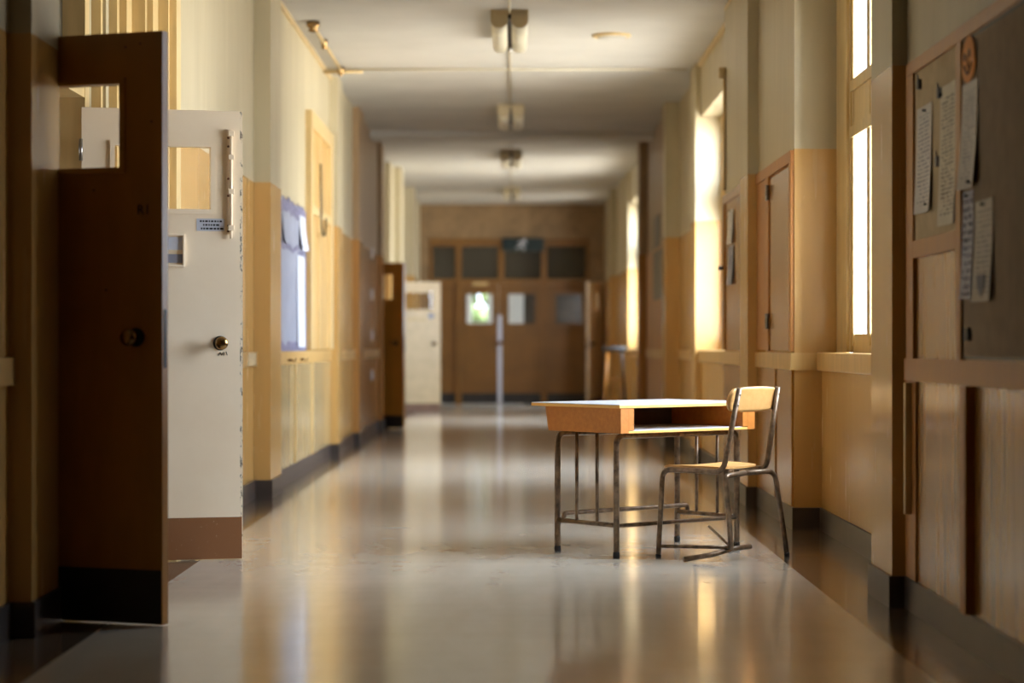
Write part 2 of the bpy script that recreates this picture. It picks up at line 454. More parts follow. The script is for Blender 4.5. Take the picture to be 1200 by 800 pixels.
def leaf(n, label, hinge, rz, w, h, m_out, kick_mat, win=(.17, 1.64, 1.94), kick=.2, th=.042, knob_z=1.03, gap=.006, name=None):
    """door leaf: hinge line at origin, leaf along +x, faces at y=0 and y=th"""
    t = thing('door_%d' % n, label, 'door', (hinge[0], hinge[1], 0), rz, kind='structure')
    s, z0, z1 = win
    bm = B()
    box(bm, 0, w, 0, th, gap, z0); box(bm, 0, w, 0, th, z1, h)
    box(bm, 0, s, 0, th, z0, z1); box(bm, w - s, w, 0, th, z0, z1)
    obj('door_leaf', bm, m_out, t)
    bm = B()
    for yy in (-.008, th):
        box(bm, s - .022, w - s + .022, yy, yy + .008, z1, z1 + .022); box(bm, s - .022, w - s + .022, yy, yy + .008, z0 - .022, z0)
        box(bm, s - .022, s, yy, yy + .008, z0, z1); box(bm, w - s, w - s + .022, yy, yy + .008, z0, z1)
    obj('window_moulding', bm, m_out, t)
    bm = B(); box(bm, s, w - s, th * .45, th * .55, z0, z1)
    obj('pane', bm, M_GLASS, t)
    bm = B(); box(bm, .002, w - .004, -.003, th + .003, gap, kick)
    obj('kick_panel', bm, kick_mat, t)
    knob(t, w - .105, knob_z, -.002, -1); knob(t, w - .105, knob_z, th + .002, 1)
    bm = B(); box(bm, w - .001, w + .002, th * .25, th * .75, knob_z - .11, knob_z + .1)
    obj('lock_plate', bm, M_DARKMETAL, t)
    for zz in (.25, 1.05, 1.85):
        bm = B(); lathe(bm, [(.009, 0), (.009, .1)], (-.004, -.006, zz), (0, 0, 1), 10); obj('hinge', bm, M_STEEL, t)
    return t

def ang(h, l): return math.atan2(l[1] - h[1], l[0] - h[0])
def text(body, size, loc, rot, mat, parent, name='lettering', ext=.0006):
    c = bpy.data.curves.new(name, 'FONT'); c.body = body; c.size = size; c.extrude = ext
    c.align_x = 'CENTER'; c.align_y = 'CENTER'
    c.materials.append(mat)
    o = bpy.data.objects.new(name, c); COL.objects.link(o); o.parent = parent
    o.location = loc; o.rotation_euler = rot
    return o

# near pair: near leaf shows its brown corridor face, far leaf its cream room face
h1, l1 = (-1.985, 7.86), (-1.252, 7.60)
d1 = leaf(1, 'dark brown door leaf open into the corridor, nearest on the left', h1, ang(h1, l1), .778, 2.122, M_DOOR_OCHRE, M_KICK_BLACK)
text('R1', .05, (.778 - .075, -.001, 1.485), (PI / 2, 0, 0), M_BLACK, d1, 'door_number')
bm = B()
for x, z in ((.5, 1.56), (.63, 2.07), (.69, 2.08), (.735, 1.80), (.55, 1.2), (.3, 2.09)):
    lathe(bm, [(.004, 0), (.004, .0015)], (x, -.0002, z), (0, -1, 0), 8)
obj('screw_hole', bm, M_BLACK, d1)
h2, l2 = (-1.985, 9.80), (-1.268, 9.985)
d2 = leaf(2, 'cream door leaf with chipped edge and brown kick panel, open into the corridor', h2, ang(h2, l2), .74, 2.096, M_DOOR_CREAM, M_KICK_BROWN, win=(.15, 1.635, 1.925), knob_z=1.012)
# surface bolt, sticker, card holder (face y=0 looks at the viewer)
bm = B()
box(bm, .74 - .075, .74 - .049, -.006, 0, 1.52, 2.01, .002)
tube(bm, [(.74 - .056, -.014, 1.50), (.74 - .056, -.014, 2.0)], .006)
for z in (1.55, 1.72, 1.88, 1.99): box(bm, .74 - .07, .74 - .042, -.022, 0, z - .012, z + .012, .002)
obj('surface_bolt', bm, M_DOOR_CREAM, d2, label='long cream painted surface bolt')
bm = B()
for z in (1.535, 1.56, 1.70, 1.78, 1.93, 1.97): lathe(bm, [(.006, 0), (.004, .003)], (.74 - .068, -.006, z), (0, -1, 0), 8)
obj('rust_screw', bm, plain('rusty_screw', lin(110, 70, 38), .7), d2)
bm = B(); box(bm, .74 - .215, .74 - .085, -.0015, 0, 1.535, 1.592)
stk = obj('sticker', bm, M_WHITE, d2, label='pale blue printed sticker')
for i, (z, w) in enumerate(((1.580, .10), (1.563, .07), (1.546, .09))):
    bm = B()
    x = .74 - .15 - w / 2; k = 0
    while x < .74 - .15 + w / 2:
        ww = random.uniform(.006, .016); box(bm, x, x + ww, -.0022, -.0014, z - .004, z + .004); x += ww + .004
    obj('printed_line', bm, M_BLACK, stk)
bm = B()
for a in ((.24, .47, 1.51, 1.52), (.24, .47, 1.365, 1.375), (.24, .25, 1.375, 1.51), (.46, .47, 1.375, 1.51)):
    box(bm, a[0], a[1], -.014, 0, a[2], a[3], .002)
fr = obj('card_frame', bm, M_DOOR_CREAM, d2)
bm = B(); box(bm, .25, .46, -.004, 0, 1.445, 1.505); obj('card', bm, M_WHITE, fr)
bm = B(); box(bm, .25, .46, -.003, 0, 1.385, 1.425); obj('slot_card', bm, M_BLUEGREY, fr)
bm = B()
for a, b in (((.605, .955), (.615, .972)), ((.615, .972), (.621, .957)), ((.621, .957), (.629, .973)), ((.634, .972), (.631, .956)), ((.642, .975), (.648, .958))):
    tube(bm, [(a[0] + .02, -.001, a[1] - .002), (b[0] + .02, -.001, b[1] - .002)], .0016, 6)
obj('pen_scribble', bm, M_BLACK, d2)
# far leaves on the left
h3, l3 = (-1.96, 26.0), (-1.326, 25.65)
leaf(3, 'dark brown door leaf standing open further down the left side', h3, ang(h3, l3), .725, 2.0, M_DOOR_OCHRE, M_KICK_BLACK, win=(.16, 1.56, 1.86), kick=.16)
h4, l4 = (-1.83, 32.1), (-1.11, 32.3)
d4 = leaf(4, 'cream door leaf open near the far end of the left side', h4, ang(h4, l4), .75, 1.965, plain('dimmed_cream_door_paint', lin(208, 184, 140), .4, var=.06), plain('brown_kick', lin(120, 84, 58), .5), win=(.13, 1.55, 1.80), kick=.13)  # cream darkened in the colour to stand in for weaker window light
bm = B(); box(bm, .22, .52, -.012, 0, 1.37, 1.43); obj('card', bm, M_CASING, d4)
bm = B(); lathe(bm, [(.045, 0), (.045, .01)], (.6, 0, 1.45), (0, -1, 0)); obj('round_sticker', bm, M_BLUEGREY, d4)
h5, l5 = (1.50, 36.2), (1.21, 35.50)
leaf(5, 'pale cream door leaf folded back against the right wall at the far end', h5, ang(h5, l5), .76, 2.06, M_DOOR_CREAM, M_KICK_BROWN, win=(.30, 1.6, 1.9), kick=.12)

# door frames of the alcoves
def alcove_frame(n, x, a, b, label):
    t = thing('trim_%d' % n, label, 'door frame', (-x, (a + b) / 2, 0), kind='structure')
    X0, X1 = -x - .16, -x + .03
    bm = B()
    box(bm, X0, X1, a - .03, a + .035, 0, 2.899); box(bm, X0, X1, b - .035, b + .06, 0, 2.899)
    box(bm, X0 + .002, X1 - .002, a, b, DHEAD, DHEAD + .09); box(bm, X0 - .002, X1 + .002, a - .04, b + .07, 2.89, 3.0)
    obj('door_frame', bm, M_CASING, t, True)
    bm = B()
    for k in (1, 2):
        y = a + (b - a) * k / 3; box(bm, X0 + .05, X1 - .03, y - .03, y + .03, DHEAD + .09, 2.90)
    obj('transom_bar', bm, M_CASING, t, True)
    bm = B(); box(bm, X0 + .08, X0 + .086, a, b, DHEAD + .09, 2.90)
    obj('transom_pane', bm, M_HAZE, t, True)
alcove_frame(4, 2.0, 7.82, 9.84, 'yellow frame with transom around the nearest left doorway')
alcove_frame(5, 1.97, 25.95, 27.6, 'frame with transom around the second left doorway')
alcove_frame(6, 1.84, 30.3, 32.1, 'frame with transom around the furthest left doorway')
# stepped casing where the near alcove meets the wall
bm = B()
for xi, yi in ((-1.955, 10.10), (-1.90, 10.22), (-1.865, 10.28), (-1.80, 10.42), (-1.77, 10.47), (-1.72, 10.62), (-1.685, 10.66)):
    box(bm, -2.25, xi, yi, 10.80, 0, CEIL - .001)
tag(obj('trim_7', bm, M_CASING), 'stepped wooden casing beside the nearest left doorway', 'door frame', kind='structure')

M_DOOR_END = plain('brown_screen_paint', lin(118, 80, 30), .35, var=.1, sc=2.5)
# ------------------------------------------------------------------ far double doors
fd = thing('door_6', 'brown framed screen of double doors closing the corridor end', 'door', (0, END, 0), kind='structure')
PX = lambda x: (x - 602) * END / 2500
fy0, fy1 = END - .03, END + .09
bm = B()
for x0, x1 in ((504, 507), (534, 541), (584, 591), (634, 641), (686, 690)):
    if x0 == 584: box(bm, PX(x0), PX(x1), fy0, fy1, DHEAD - .08, 2.82)
    else: box(bm, PX(x0), PX(x1), fy0, fy1, 0, 2.82)
box(bm, PX(503.6), PX(690.4), fy0 - .006, fy1 + .003, 2.70, 2.825); box(bm, PX(503.8), PX(690.2), fy0 - .004, fy1 + .002, 2.05, 2.14)
obj('door_frame', bm, M_DOOR_END, fd, True)
for x0, x1 in ((507, 534), (541, 584), (591, 634), (641, 686)):
    bm = B(); box(bm, PX(x0), PX(x1), END + .03, END + .036, 2.14, 2.70); obj('transom_pane', bm, M_HAZE, fd, True)
def end_leaf(name, x0, x1, wx0, wx1, knobx=None, side=False):
    bm = B(); y0, y1 = END + .02, END + .062
    z0, z1 = (1.38, 1.88)
    a, b, c, d = PX(x0), PX(x1), PX(wx0), PX(wx1)
    box(bm, a, b, y0, y1, .012, z0); box(bm, a, b, y0, y1, z1, 2.048); box(bm, a, c, y0, y1, z0, z1); box(bm, d, b, y0, y1, z0, z1)
    o = obj(name, bm, M_DOOR_END, fd, True)
    for nm, m, args in (('pane', M_GLASS, (c, d, y0 + .018, y0 + .023, z0, z1)), ('kick_panel', M_KICK_BLACK, (a + .002, b - .002, y0 - .004, y1 + .004, .012, .19))):
        bm = B(); box(bm, *args); obj(nm, bm, m, fd, True)
    bm = B()
    for q in ((c - .03, d + .03, z1, z1 + .03), (c - .03, d + .03, z0 - .03, z0), (c - .03, c, z0, z1), (d, d + .03, z0, z1)):
        box(bm, q[0], q[1], y0 - .012, y0, q[2], q[3])
    obj('window_moulding', bm, M_DOOR_END, fd, True)
end_leaf('door_leaf', 541, 584.2, 547, 577)
end_leaf('door_leaf', 584.5, 634, 596, 627)
end_leaf('side_panel', 641, 686, 651, 682)
bm = B(); box(bm, PX(507), PX(534), END + .02, END + .05, .012, 2.05); obj('side_panel', bm, M_DOOR_END, fd, True)
bm = B(); box(bm, PX(507) + .01, PX(534) - .01, END + .012, END + .02, .012, .19); obj('kick_panel', bm, M_KICK_BLACK, fd, True)
bm = B(); box(bm, PX(583.2), PX(588.2), END - .012, END + .019, .012, 1.52); obj('door_edge_strip', bm, M_WHITE, fd, True, label='white strip painted for light leaking between the doors')  # painted white for the light leaking through the door gap
bm = B(); lathe(bm, [(.03, 0), (.03, .01), (.014, .015), (.014, .05), (.036, .06), (.036, .08), (.0, .09)], (PX(586), END, 1.05), (0, -1, 0)); obj('door_knob', bm, M_KNOB, fd, True)
bm = B(); box(bm, PX(554), PX(572), END - .06, END + .02, 2.03, 2.08, .01); obj('door_closer', bm, M_CASING, fd, True)

# lobby beyond: white walls, a window on to greenery
bm = B()
LY = 41.0
for a in ((-2.0, PX(553) * 1.13, LY, LY + .15, 0, CEIL), (PX(571) * 1.13, 2.0, LY, LY + .15, 0, CEIL),
          (PX(553) * 1.13, PX(571) * 1.13, LY, LY + .15, 0, 1.45), (PX(553) * 1.13, PX(571) * 1.13, LY, LY + .15, 2.02, CEIL)):
    box(bm, *a)
box(bm, -2.15, -2.0, END + .16, 38.0, 0, CEIL); box(bm, -2.15, -2.0, 40.6, LY + .15, 0, CEIL)
box(bm, -2.15, -2.0, 38.0, 40.6, 0, .9); box(bm, -2.15, -2.0, 38.0, 40.6, 2.7, CEIL)
box(bm, 1.98, 2.1, END + .16, LY + .15, 0, CEIL)
M_LOBBY = plain('white_lobby_paint', lin(238, 236, 228), .6, var=.03)
tag(obj('wall_lobby', bm, M_LOBBY), 'white lobby wall glimpsed through the far door panes', 'wall', kind='structure')
bm = B(); box(bm, .18, 1.9, 38.6, 38.72, 0, CEIL)
tag(obj('wall_lobby_partition', bm, M_DARKPIC), 'dark partition behind the far right door panes', 'wall', kind='structure')
L = bpy.data.lights.new('lobby_daylight', 'AREA'); L.shape = 'RECTANGLE'; L.size = 2.6; L.size_y = 1.8; L.cycles.is_portal = True
lo = bpy.data.objects.new('lobby_daylight', L); COL.objects.link(lo); lo.location = (-2.2, 39.3, 1.8)
lo.rotation_euler = Vector((1, 0, 0)).to_track_quat('-Z', 'Y').to_euler()
bm = B()
for i in range(260):
    c = Vector((random.uniform(-2.2, .6), random.uniform(44.5, 45.3), random.uniform(.14, 3.0)))
    r = random.uniform(.1, .2)
    bmesh.ops.create_icosphere(bm, subdivisions=1, radius=r, matrix=Matrix.Translation(c) @ Matrix.Rotation(random.random() * 6, 4, 'X'))
box(bm, -2.0, .5, 44.7, 45.1, -.02, .3)
tag(obj('hedge', bm, plain('hedge_leaf_green', lin(104, 118, 66), .7, var=.3, sc=8)), 'green hedge outside seen through the left far door pane', 'hedge')

bm = B(); box(bm, 1.83, 3.0, 8.15, 8.5, -.14, 6.0)  # unseen wall, added to keep sky glow off the window reveal
tag(obj('wall_light_blocker', bm, M_LOBBY), 'unseen wall added outside to shade the nearest right window', 'wall', kind='structure')

# ------------------------------------------------------------------ near right panelling
bm = B()
FX = 1.483
for a in ((NEAR, 8.07, 2.012, 2.062), (7.93, 8.07, .95, 2.0115), (7.085, 7.165, .95, 2.0115), (7.1655, 7.9295, 1.325, 1.39), (5.0, 5.1, .95, 2.0115)):
    box(bm, FX, 1.51, a[0], a[1], a[2], a[3], .003)
tag(obj('trim_8', bm, M_FRAMEWOOD), 'wooden frame around the pin boards on the near right wall', 'trim', kind='structure')
bm = B()
box(bm, 1.497, 1.51, NEAR, 8.1, .12, .872); box(bm, 1.497, 1.51, 7.16, 7.94, .95, 1.33)
tag(obj('trim_9', bm, M_PANEL), 'glossy varnished wood panelling low on the near right wall', 'trim', kind='structure')
bm = B()
for y in (6.93, 5.95, 4.9): box(bm, 1.466, 1.51, y, y + .09, .125, .868, .004)
box(bm, 1.487, 1.51, 7.9, 8.1, .125, .868, .003)
tag(obj('trim_10', bm, M_FRAMEWOOD), 'upright battens over the panelling on the near right wall', 'trim', kind='structure')
bm = B(); box(bm, 1.462, 1.489, 7.97, 8.0, .37, .862, .003)
tag(obj('wooden_strip', bm, M_CASING), 'thin pale wooden strip under the chair rail beside the near right pier', 'strip')

def board(name, label, x, y0, y1, z0, z1, mat, border=.0, bmat=None, group=None, side=1):
    """flat board on the right (side=1) or left (side=-1) wall; x is the wall face"""
    t = thing(name, label, 'notice board', (x, (y0 + y1) / 2, z0), group=group)
    bm = B(); box(bm, x - side * .008, x - side * .0002, y0, y1, z0, z1); obj('backing', bm, mat, t, True)
    if border:
        bm = B()
        for a in ((y0, y1, z1 - border, z1), (y0, y1, z0, z0 + border), (y0, y0 + border, z0 + border, z1 - border), (y1 - border, y1, z0 + border, z1 - border)):
            box(bm, x - side * .009, x - side * .0005, *a)
        obj('frame', bm, bmat, t, True)
    return t
board('pin_board', 'small beige pin board beside the near right pier, above an ochre panel', 1.5, 7.165, 7.93, 1.39, 2.012, M_PINBOARD)
board('pin_board', 'large grey pin board holding the orange paper cut-out', 1.5, 5.1, 7.085, .955, 2.012, M_PINBOARD2, .012, M_DARKMETAL)

def sheet(name, label, cat, x, y0, y1, z0, z1, mat, curl=.012, side=1, group=None, pins=((.5, .96),), ragged=0.0, gap=.0035):
    """paper hanging on a board face: curls away at its lower corners"""
    bm = B(); ny, nz = 6, 10
    def P(i, j, d):
        u, v = i / ny, j / nz
        off = gap + curl * ((1 - v) ** 2) * (abs(u - .5) * 2) ** 1.5 + d
        jag = ragged * math.sin(j * 2.3) * (1 if i in (0, ny) else 0)
        return (x - side * (.008 + off), y0 + (y1 - y0) * u + jag, z0 + (z1 - z0) * v)
    A = [[bm.verts.new(P(i, j, 0)) for j in range(nz + 1)] for i in range(ny + 1)]
    C = [[bm.verts.new(P(i, j, -.0012)) for j in range(nz + 1)] for i in range(ny + 1)]
    for i in range(ny):
        for j in range(nz):
            bm.faces.new((A[i][j], A[i + 1][j], A[i + 1][j + 1], A[i][j + 1])); bm.faces.new((C[i][j], C[i][j + 1], C[i + 1][j + 1], C[i + 1][j]))
    for j in range(nz):
        bm.faces.new((A[0][j], A[0][j + 1], C[0][j + 1], C[0][j])); bm.faces.new((A[ny][j], C[ny][j], C[ny][j + 1], A[ny][j + 1]))
    for i in range(ny):
        bm.faces.new((A[i][0], C[i][0], C[i + 1][0], A[i + 1][0])); bm.faces.new((A[i][nz], A[i + 1][nz], C[i + 1][nz], C[i][nz]))
    bmesh.ops.recalc_face_normals(bm, faces=bm.faces[:])
    t = thing(name, label, cat, (x - side * .01, (y0 + y1) / 2, z0), group=group)
    obj('paper', bm, mat, t, True)
    for u, v in pins:
        bm = B(); lathe(bm, [(.006, 0), (.004, .006), (.006, .012), (0, .013)], (x - side * .011, y0 + (y1 - y0) * u, z0 + (z1 - z0) * v), (-side, 0, 0), 10)
        obj('push_pin', bm, M_BLACK, t, True)
    return t
RY = lambda px: 1.492 * 2500 / (px - 602)              # depth on the near right wall at a photo column
RZ = lambda py, y: 1 + (405 - py) * y / 2500
def rsheet(label, px0, px1, py0, py1, mat, **k):
    ya, yb = RY(px1), RY(px0); ym = (ya + yb) / 2
    return sheet('notice', label, 'notice', 1.5, ya, yb, RZ(py1, ym), RZ(py0, ym), mat, **k)
rsheet('white printed notice at the left of the small beige pin board', 1075.5, 1093, 124, 249, M_PAPER1, pins=((.3, .07), (.4, .95)))
rsheet('tall cream list at the right of the small beige pin board', 1103, 1122, 98, 263, M_PAPER2, pins=((.9, .95),))
rsheet('long white notice under the orange cut-out on the large grey board', 1129, 1147, 96, 220, M_PAPER1, curl=.02, pins=((.5, .06),))
rsheet('blue patterned strip low on the left of the large grey board', 1129.5, 1142, 224, 350, M_PAPER3)
rsheet('grey sheet with a dark emblem beside the blue strip', 1144, 1165, 234, 353, M_PAPER4, curl=.015)
# emblem on grey sheet
bm = B()
ye, ze = RY(1152), RZ(333, RY(1152))
prism(bm, [(ye - .06, ze + .03), (ye + .06, ze + .03), (ye + .055, ze - .005), (ye, ze - .04), (ye - .055, ze - .005)], .001, 'x', 1.4835)
emb = obj('emblem', bm, plain('emblem_grey', lin(74, 78, 96), .6), [o for o in bpy.data.objects if o.get('label', '').startswith('grey sheet')][0], True)
# orange paper face
t = thing('paper_cutout', 'orange paper cut-out with a smiling face on the large grey board', 'cut-out', (1.49, RY(1137), RZ(95, 7.0)))
ya, yb = RY(1146), RY(1129); ym = (ya + yb) / 2; za, zb = RZ(97, ym), RZ(42, ym)
bm = B(); pts = []
for k in range(20):
    a = 2 * PI * k / 20; pts.append((ym + (yb - ya) / 2 * math.cos(a) * (1.0 if math.sin(a) < 0 else .85), (za + zb) / 2 + (zb - za) / 2 * math.sin(a)))
prism(bm, pts, .003, 'x', 1.484); obj('face', bm, M_ORANGE, t, True)
bm = B(); lathe(bm, [(.014, 0), (.014, .002)], (1.484, ym - .02, za + .095), (-1, 0, 0), 12)
lathe(bm, [(.014, 0), (.014, .002)], (1.484, ym + .05, za + .09), (-1, 0, 0), 12)
tube(bm, [(1.483, ym - .055 + .011 * k, za + .062 - .032 * math.sin(PI * k / 10)) for k in range(11)], .004, 6)
tube(bm, [(1.483, ym, za + .09), (1.483, ym, za + .05)], .003, 6)
obj('drawn_features', bm, M_BLACK, t, True)
# small black tag at the bottom corner and two clips on the small board
bm = B(); yt = RY(1136); prism(bm, [(yt - .03, RZ(399, yt)), (yt + .03, RZ(399, yt)), (yt + .036, RZ(392, yt)), (yt + .02, RZ(384, yt)), (yt - .02, RZ(384, yt)), (yt - .036, RZ(392, yt))], .012, 'x', 1.48)
tag(obj('tag', bm, M_BLACK), 'small black tag at the lower corner of the large grey board', 'tag')
for px, py, lab in ((1079, 99, 'small dark clip at the top left corner of the small pin board'), (1103, 109, 'small dark clip near the top of the cream list'), (1101, 189, 'small blue-grey clip between the two sheets on the small pin board')):
    y = RY(px); z = RZ(py, y); bm = B(); box(bm, 1.478, 1.493, y - .018, y + .018, z - .018, z + .018, .004)
    tube(bm, [(1.482, y - .008, z + .012), (1.478, y - .008, z + .035), (1.478, y + .008, z + .035), (1.482, y + .008, z + .012)], .002, 6)
    tag(obj('paper_clip', bm, plain('clip_grey', lin(86, 84, 92), .5)), lab, 'clip')

# ------------------------------------------------------------------ cupboard panelling on the right beyond window 1
t = thing('wall_cupboard', 'built-in ochre wall cupboard with hinged door between first and second right windows', 'cupboard', (1.52, 12.5, .96))
bm = B()
for a in ((11.61, 13.29, 2.0, 2.065), (11.61, 11.68, .97, 2.0), (12.62, 12.74, .97, 2.0)): box(bm, 1.505, 1.53, *a, .003)
obj('frame', bm, M_FRAMEWOOD, t, True)
bm = B(); box(bm, 1.514, 1.528, 11.68, 12.62, .975, 1.985); d = obj('door', bm, M_PANEL, t, True)
bm = B(); box(bm, 1.500, 1.515, 12.57, 12.62, .975, 1.985, .003); obj('door_stile', bm, M_CASING, d)
for z in (1.86, 1.1):
    bm = B(); lathe(bm, [(.012, 0), (.012, .09)], (1.498, 12.62, z), (0, 0, 1), 10); obj('hinge', bm, M_STEEL, t, True)
bm = B(); box(bm, 1.514, 1.528, 12.74, 13.29, .975, 2.0); obj('fixed_panel', bm, M_FRAMEWOOD, t, True)
bm = B(); box(bm, 1.513, 1.53, 11.62, 13.29, .125, .868); box(bm, 1.505, 1.53, 12.3, 12.36, .125, .868, .003)
tag(obj('trim_11', bm, M_PANEL), 'varnished lower panelling between first and second right windows', 'trim', kind='structure')
bm = B(); box(bm, 1.494, 1.535, 13.76, 15.19, .97, 2.0); box(bm, 1.482, 1.535, 13.76, 15.19, 2.0, 2.06); box(bm, 1.482, 1.535, 15.05, 15.19, .97, 2.0); box(bm, 1.494, 1.535, 13.76, 15.19, .125, .868)
tag(obj('trim_12', bm, M_PANEL), 'varnished panelling just before the second right window', 'trim', kind='structure')
for i, (z0, z1, lab) in enumerate(((1.70, 1.93, 'upper white sheet on the panelling just before the second right window'), (1.42, 1.68, 'lower grey sheet on the panelling just before the second right window'))):
    sheet('notice', lab, 'notice', 1.496, 14.45, 14.75, z0, z1, (M_PAPER1, M_PAPER3)[i])
bm = B(); lathe(bm, [(.016, 0), (.012, .02), (.02, .03), (0, .036)], (1.482, 15.1, 1.55), (-1, 0, 0), 12)
tag(obj('coat_hook', bm, M_DARKMETAL), 'dark knob hook on the panelling edge by the second right window', 'hook')
# dark stretch
bm = B(); box(bm, 1.556, 1.58, 21.62, 24.98, .125, 2.06)
tag(obj('trim_13', bm, M_FRAMEWOOD), 'brown panelling along the dark stretch of the right wall', 'trim', kind='structure')
for y0, y1, z0, z1, lab in ((22.9, 23.7, 2.08, 2.42, 'dark framed picture high on the dark stretch of the right wall'), (21.75, 22.3, 2.05, 2.4, 'narrow dark framed picture beside the pier on the right wall'),
                            (22.3, 23.6, 1.5, 2.02, 'large dark framed notice board below the pictures on the right wall')):
    board('framed_picture', lab, 1.556 if z0 < 2.04 else 1.57, y0, y1, z0, z1, M_DARKPIC, .04, M_DARKMETAL)['category'] = 'picture'

# ------------------------------------------------------------------ left wall features
t = board('notice_board', 'notice board covered in pale blue paper with a frilled violet border, left wall', -1.65, 15.02, 16.85, .93, 2.06, M_BLUEGREY, .0, None, None, -1)
def frill(y0, y1, z, h, n):
    bm = B()
    for k in range(n):
        a = y0 + (y1 - y0) * k / n; b = y0 + (y1 - y0) * (k + 1) / n
        dx = random.uniform(.0015, .003); dz = random.uniform(-.02, .03)
        box(bm, -1.643, -1.642 + dx, a, b, z + dz, z + h + dz + random.uniform(-.01, .015))
    obj('frilled_border', bm, M_BORDER, t, True)
frill(15.02, 16.85, 1.97, .08, 26); frill(15.02, 16.7, 1.70, .03, 24); frill(15.02, 16.85, .95, .06, 26)
bm = B(); box(bm, -1.643, -1.639, 16.76, 16.85, .95, 1.9); obj('side_border', bm, M_BORDER, t, True)
sheet('poster', 'white poster at the right of the frilled notice board on the left wall', 'poster', -1.65, 16.15, 16.7, .99, 1.69, M_WHITE, side=-1, curl=.006, gap=.006, pins=())
sheet('poster', 'small upper poster at the left of the frilled notice board', 'poster', -1.65, 15.1, 15.9, 1.74, 1.95, M_BLUEGREY, side=-1, curl=.02, gap=.006, pins=())
sheet('poster', 'upper right white poster on the frilled notice board', 'poster', -1.65, 16.3, 16.75, 1.74, 2.0, M_WHITE, side=-1, curl=.03, gap=.006, pins=())
for y, lab in ((15.5, 'first brass coat hook below the frilled notice board'), (16.4, 'second brass coat hook below the frilled notice board')):
    bm = B(); box(bm, -1.63, -1.62, y - .14, y + .14, .885, .905, .002); tube(bm, [(-1.62, y, .895), (-1.59, y, .885), (-1.58, y, .91)], .006, 8)
    tag(obj('coat_hook', bm, M_KNOB), lab, 'hook')
# lower panelling of this bay
bm = B(); box(bm, -1.66, -1.638, 14.62, 19.06, .125, .868)
tag(obj('trim_14', bm, plain('glossy_cream_panel', lin(186, 162, 116), .16, var=.12, sc=2, streak=(5, 5, .6))), 'varnished lower panelling under the frilled notice board', 'trim', kind='structure')
bm = B()
for y in (15.95, 17.3): box(bm, -1.66, -1.626, y, y + .05, .125, .868, .002)
tag(obj('trim_15', bm, M_CASING), 'upright battens under the frilled notice board', 'trim', kind='structure')
# blocked tall doorway
t = thing('trim_16', 'tall blocked-up doorway casing beside the frilled notice board', 'door frame', (-1.65, 17.9, 0), kind='structure')
bm = B(); box(bm, -1.66, -1.60, 16.90, 17.05, .97, 2.86, .004); box(bm, -1.66, -1.60, 18.75, 18.95, .97, 2.86, .004); box(bm, -1.66, -1.596, 16.88, 18.97, 2.74, 2.87, .004); box(bm, -1.66, -1.605, 17.05, 18.75, 2.06, 2.13)
obj('casing', bm, M_CASING, t, True)
bm = B(); box(bm, -1.66, -1.635, 17.05, 18.75, .97, 2.75); obj('infill_panel', bm, M_TRIM, t, True)
bm = B(); box(bm, -1.645, -1.618, 17.8, 17.88, .97, 2.75, .003); obj('centre_batten', bm, M_CASING, t, True)
bm = B()
pts = [(-1.592, 17.6, 2.5), (-1.592, 17.62, 2.2), (-1.586, 17.6, 2.0), (-1.586, 17.75, 1.91), (-1.588, 18.0, 1.93), (-1.592, 18.1, 2.08)]
tube(bm, pts, .008, 8, .08)
tag(obj('cable', bm, M_DARKMETAL), 'thin dark cable looping on the blocked doorway, left wall', 'cable')
for i, z in enumerate((2.05, 1.58, 1.12, .67)):
    bm = B(); box(bm, -1.60, -1.612, 24.15, 24.27, z - .06, z + .06, .003); lathe(bm, [(.02, 0), (.012, .012)], (-1.6, 24.21, z), (1, 0, 0), 10)
    tag(obj('wall_plate', bm, M_WHITE), ('topmost', 'second', 'third', 'lowest')[i] + ' small white wall plate in the column before the second left door', 'wall plate', 'white wall plates')
bm = B(); box(bm, -1.70, -1.672, 13.45, 13.85, .872, .955, .004)
tag(obj('rail_block', bm, M_PINBOARD), 'grey painted block on the rail beside the left pier', 'block')

# ------------------------------------------------------------------ ceiling fittings
GL = 'twin tube lights along the corridor ceiling'
def lamp(y, label):
    t = thing('ceiling_light', label, 'ceiling light', (-.03, y, CEIL), group=GL)
    bm = B(); box(bm, -.135, .135, 0, 1.4, -.03, 0, .004); obj('mounting_plate', bm, M_LAMPEND, t)
    for s in (-1, 1):
        pr = [(s * .074 + .058 * math.cos(a), -.075 + .05 * math.sin(a)) for a in [PI + PI * k / 12 for k in range(13)]]
        pr = [(s * .074 - .058, -.03)] + pr + [(s * .074 + .058, -.03)]
        bm = B(); prism(bm, pr, 1.34, 'y', .03)
        for f in bm.faces: f.smooth = len(f.verts) == 4
        obj('diffuser', bm, M_LAMP, t)
        pe = [(s * .074 + (u - s * .074) * 1.06, w * 1.04) for u, w in pr]
        bm = B(); prism(bm, pe, .03, 'y', 0); obj('end_cap', bm, M_LAMPEND, t)
    bm = B(); lathe(bm, [(.012, 0), (.018, .02), (.014, .04), (.022, .06), (.022, .09), (0, .11)], (0, 1.30, -.02), (0, 0, -1), 12); obj('starter', bm, M_STEEL, t)
    bm = B(); box(bm, -.02, .02, .02, 1.38, -.06, -.03); obj('spine', bm, M_DARKMETAL, t)
    return t
lamp(15.3, 'nearest twin tube light at the top of the picture')
lamp(21.3, 'second twin tube light, over the dark stretch of ceiling')
lamp(26.2, 'third twin tube light, beyond the ceiling beam')
lamp(32.4, 'furthest twin tube light, before the far doors')
bm = B(); tube(bm, [(-.03, 8, CEIL - .016), (-.03, 23.9, CEIL - .016)], .008, 8); tube(bm, [(-.03, 24.5, CEIL - .016), (-.03, 35.8, CEIL - .016)], .008, 8)
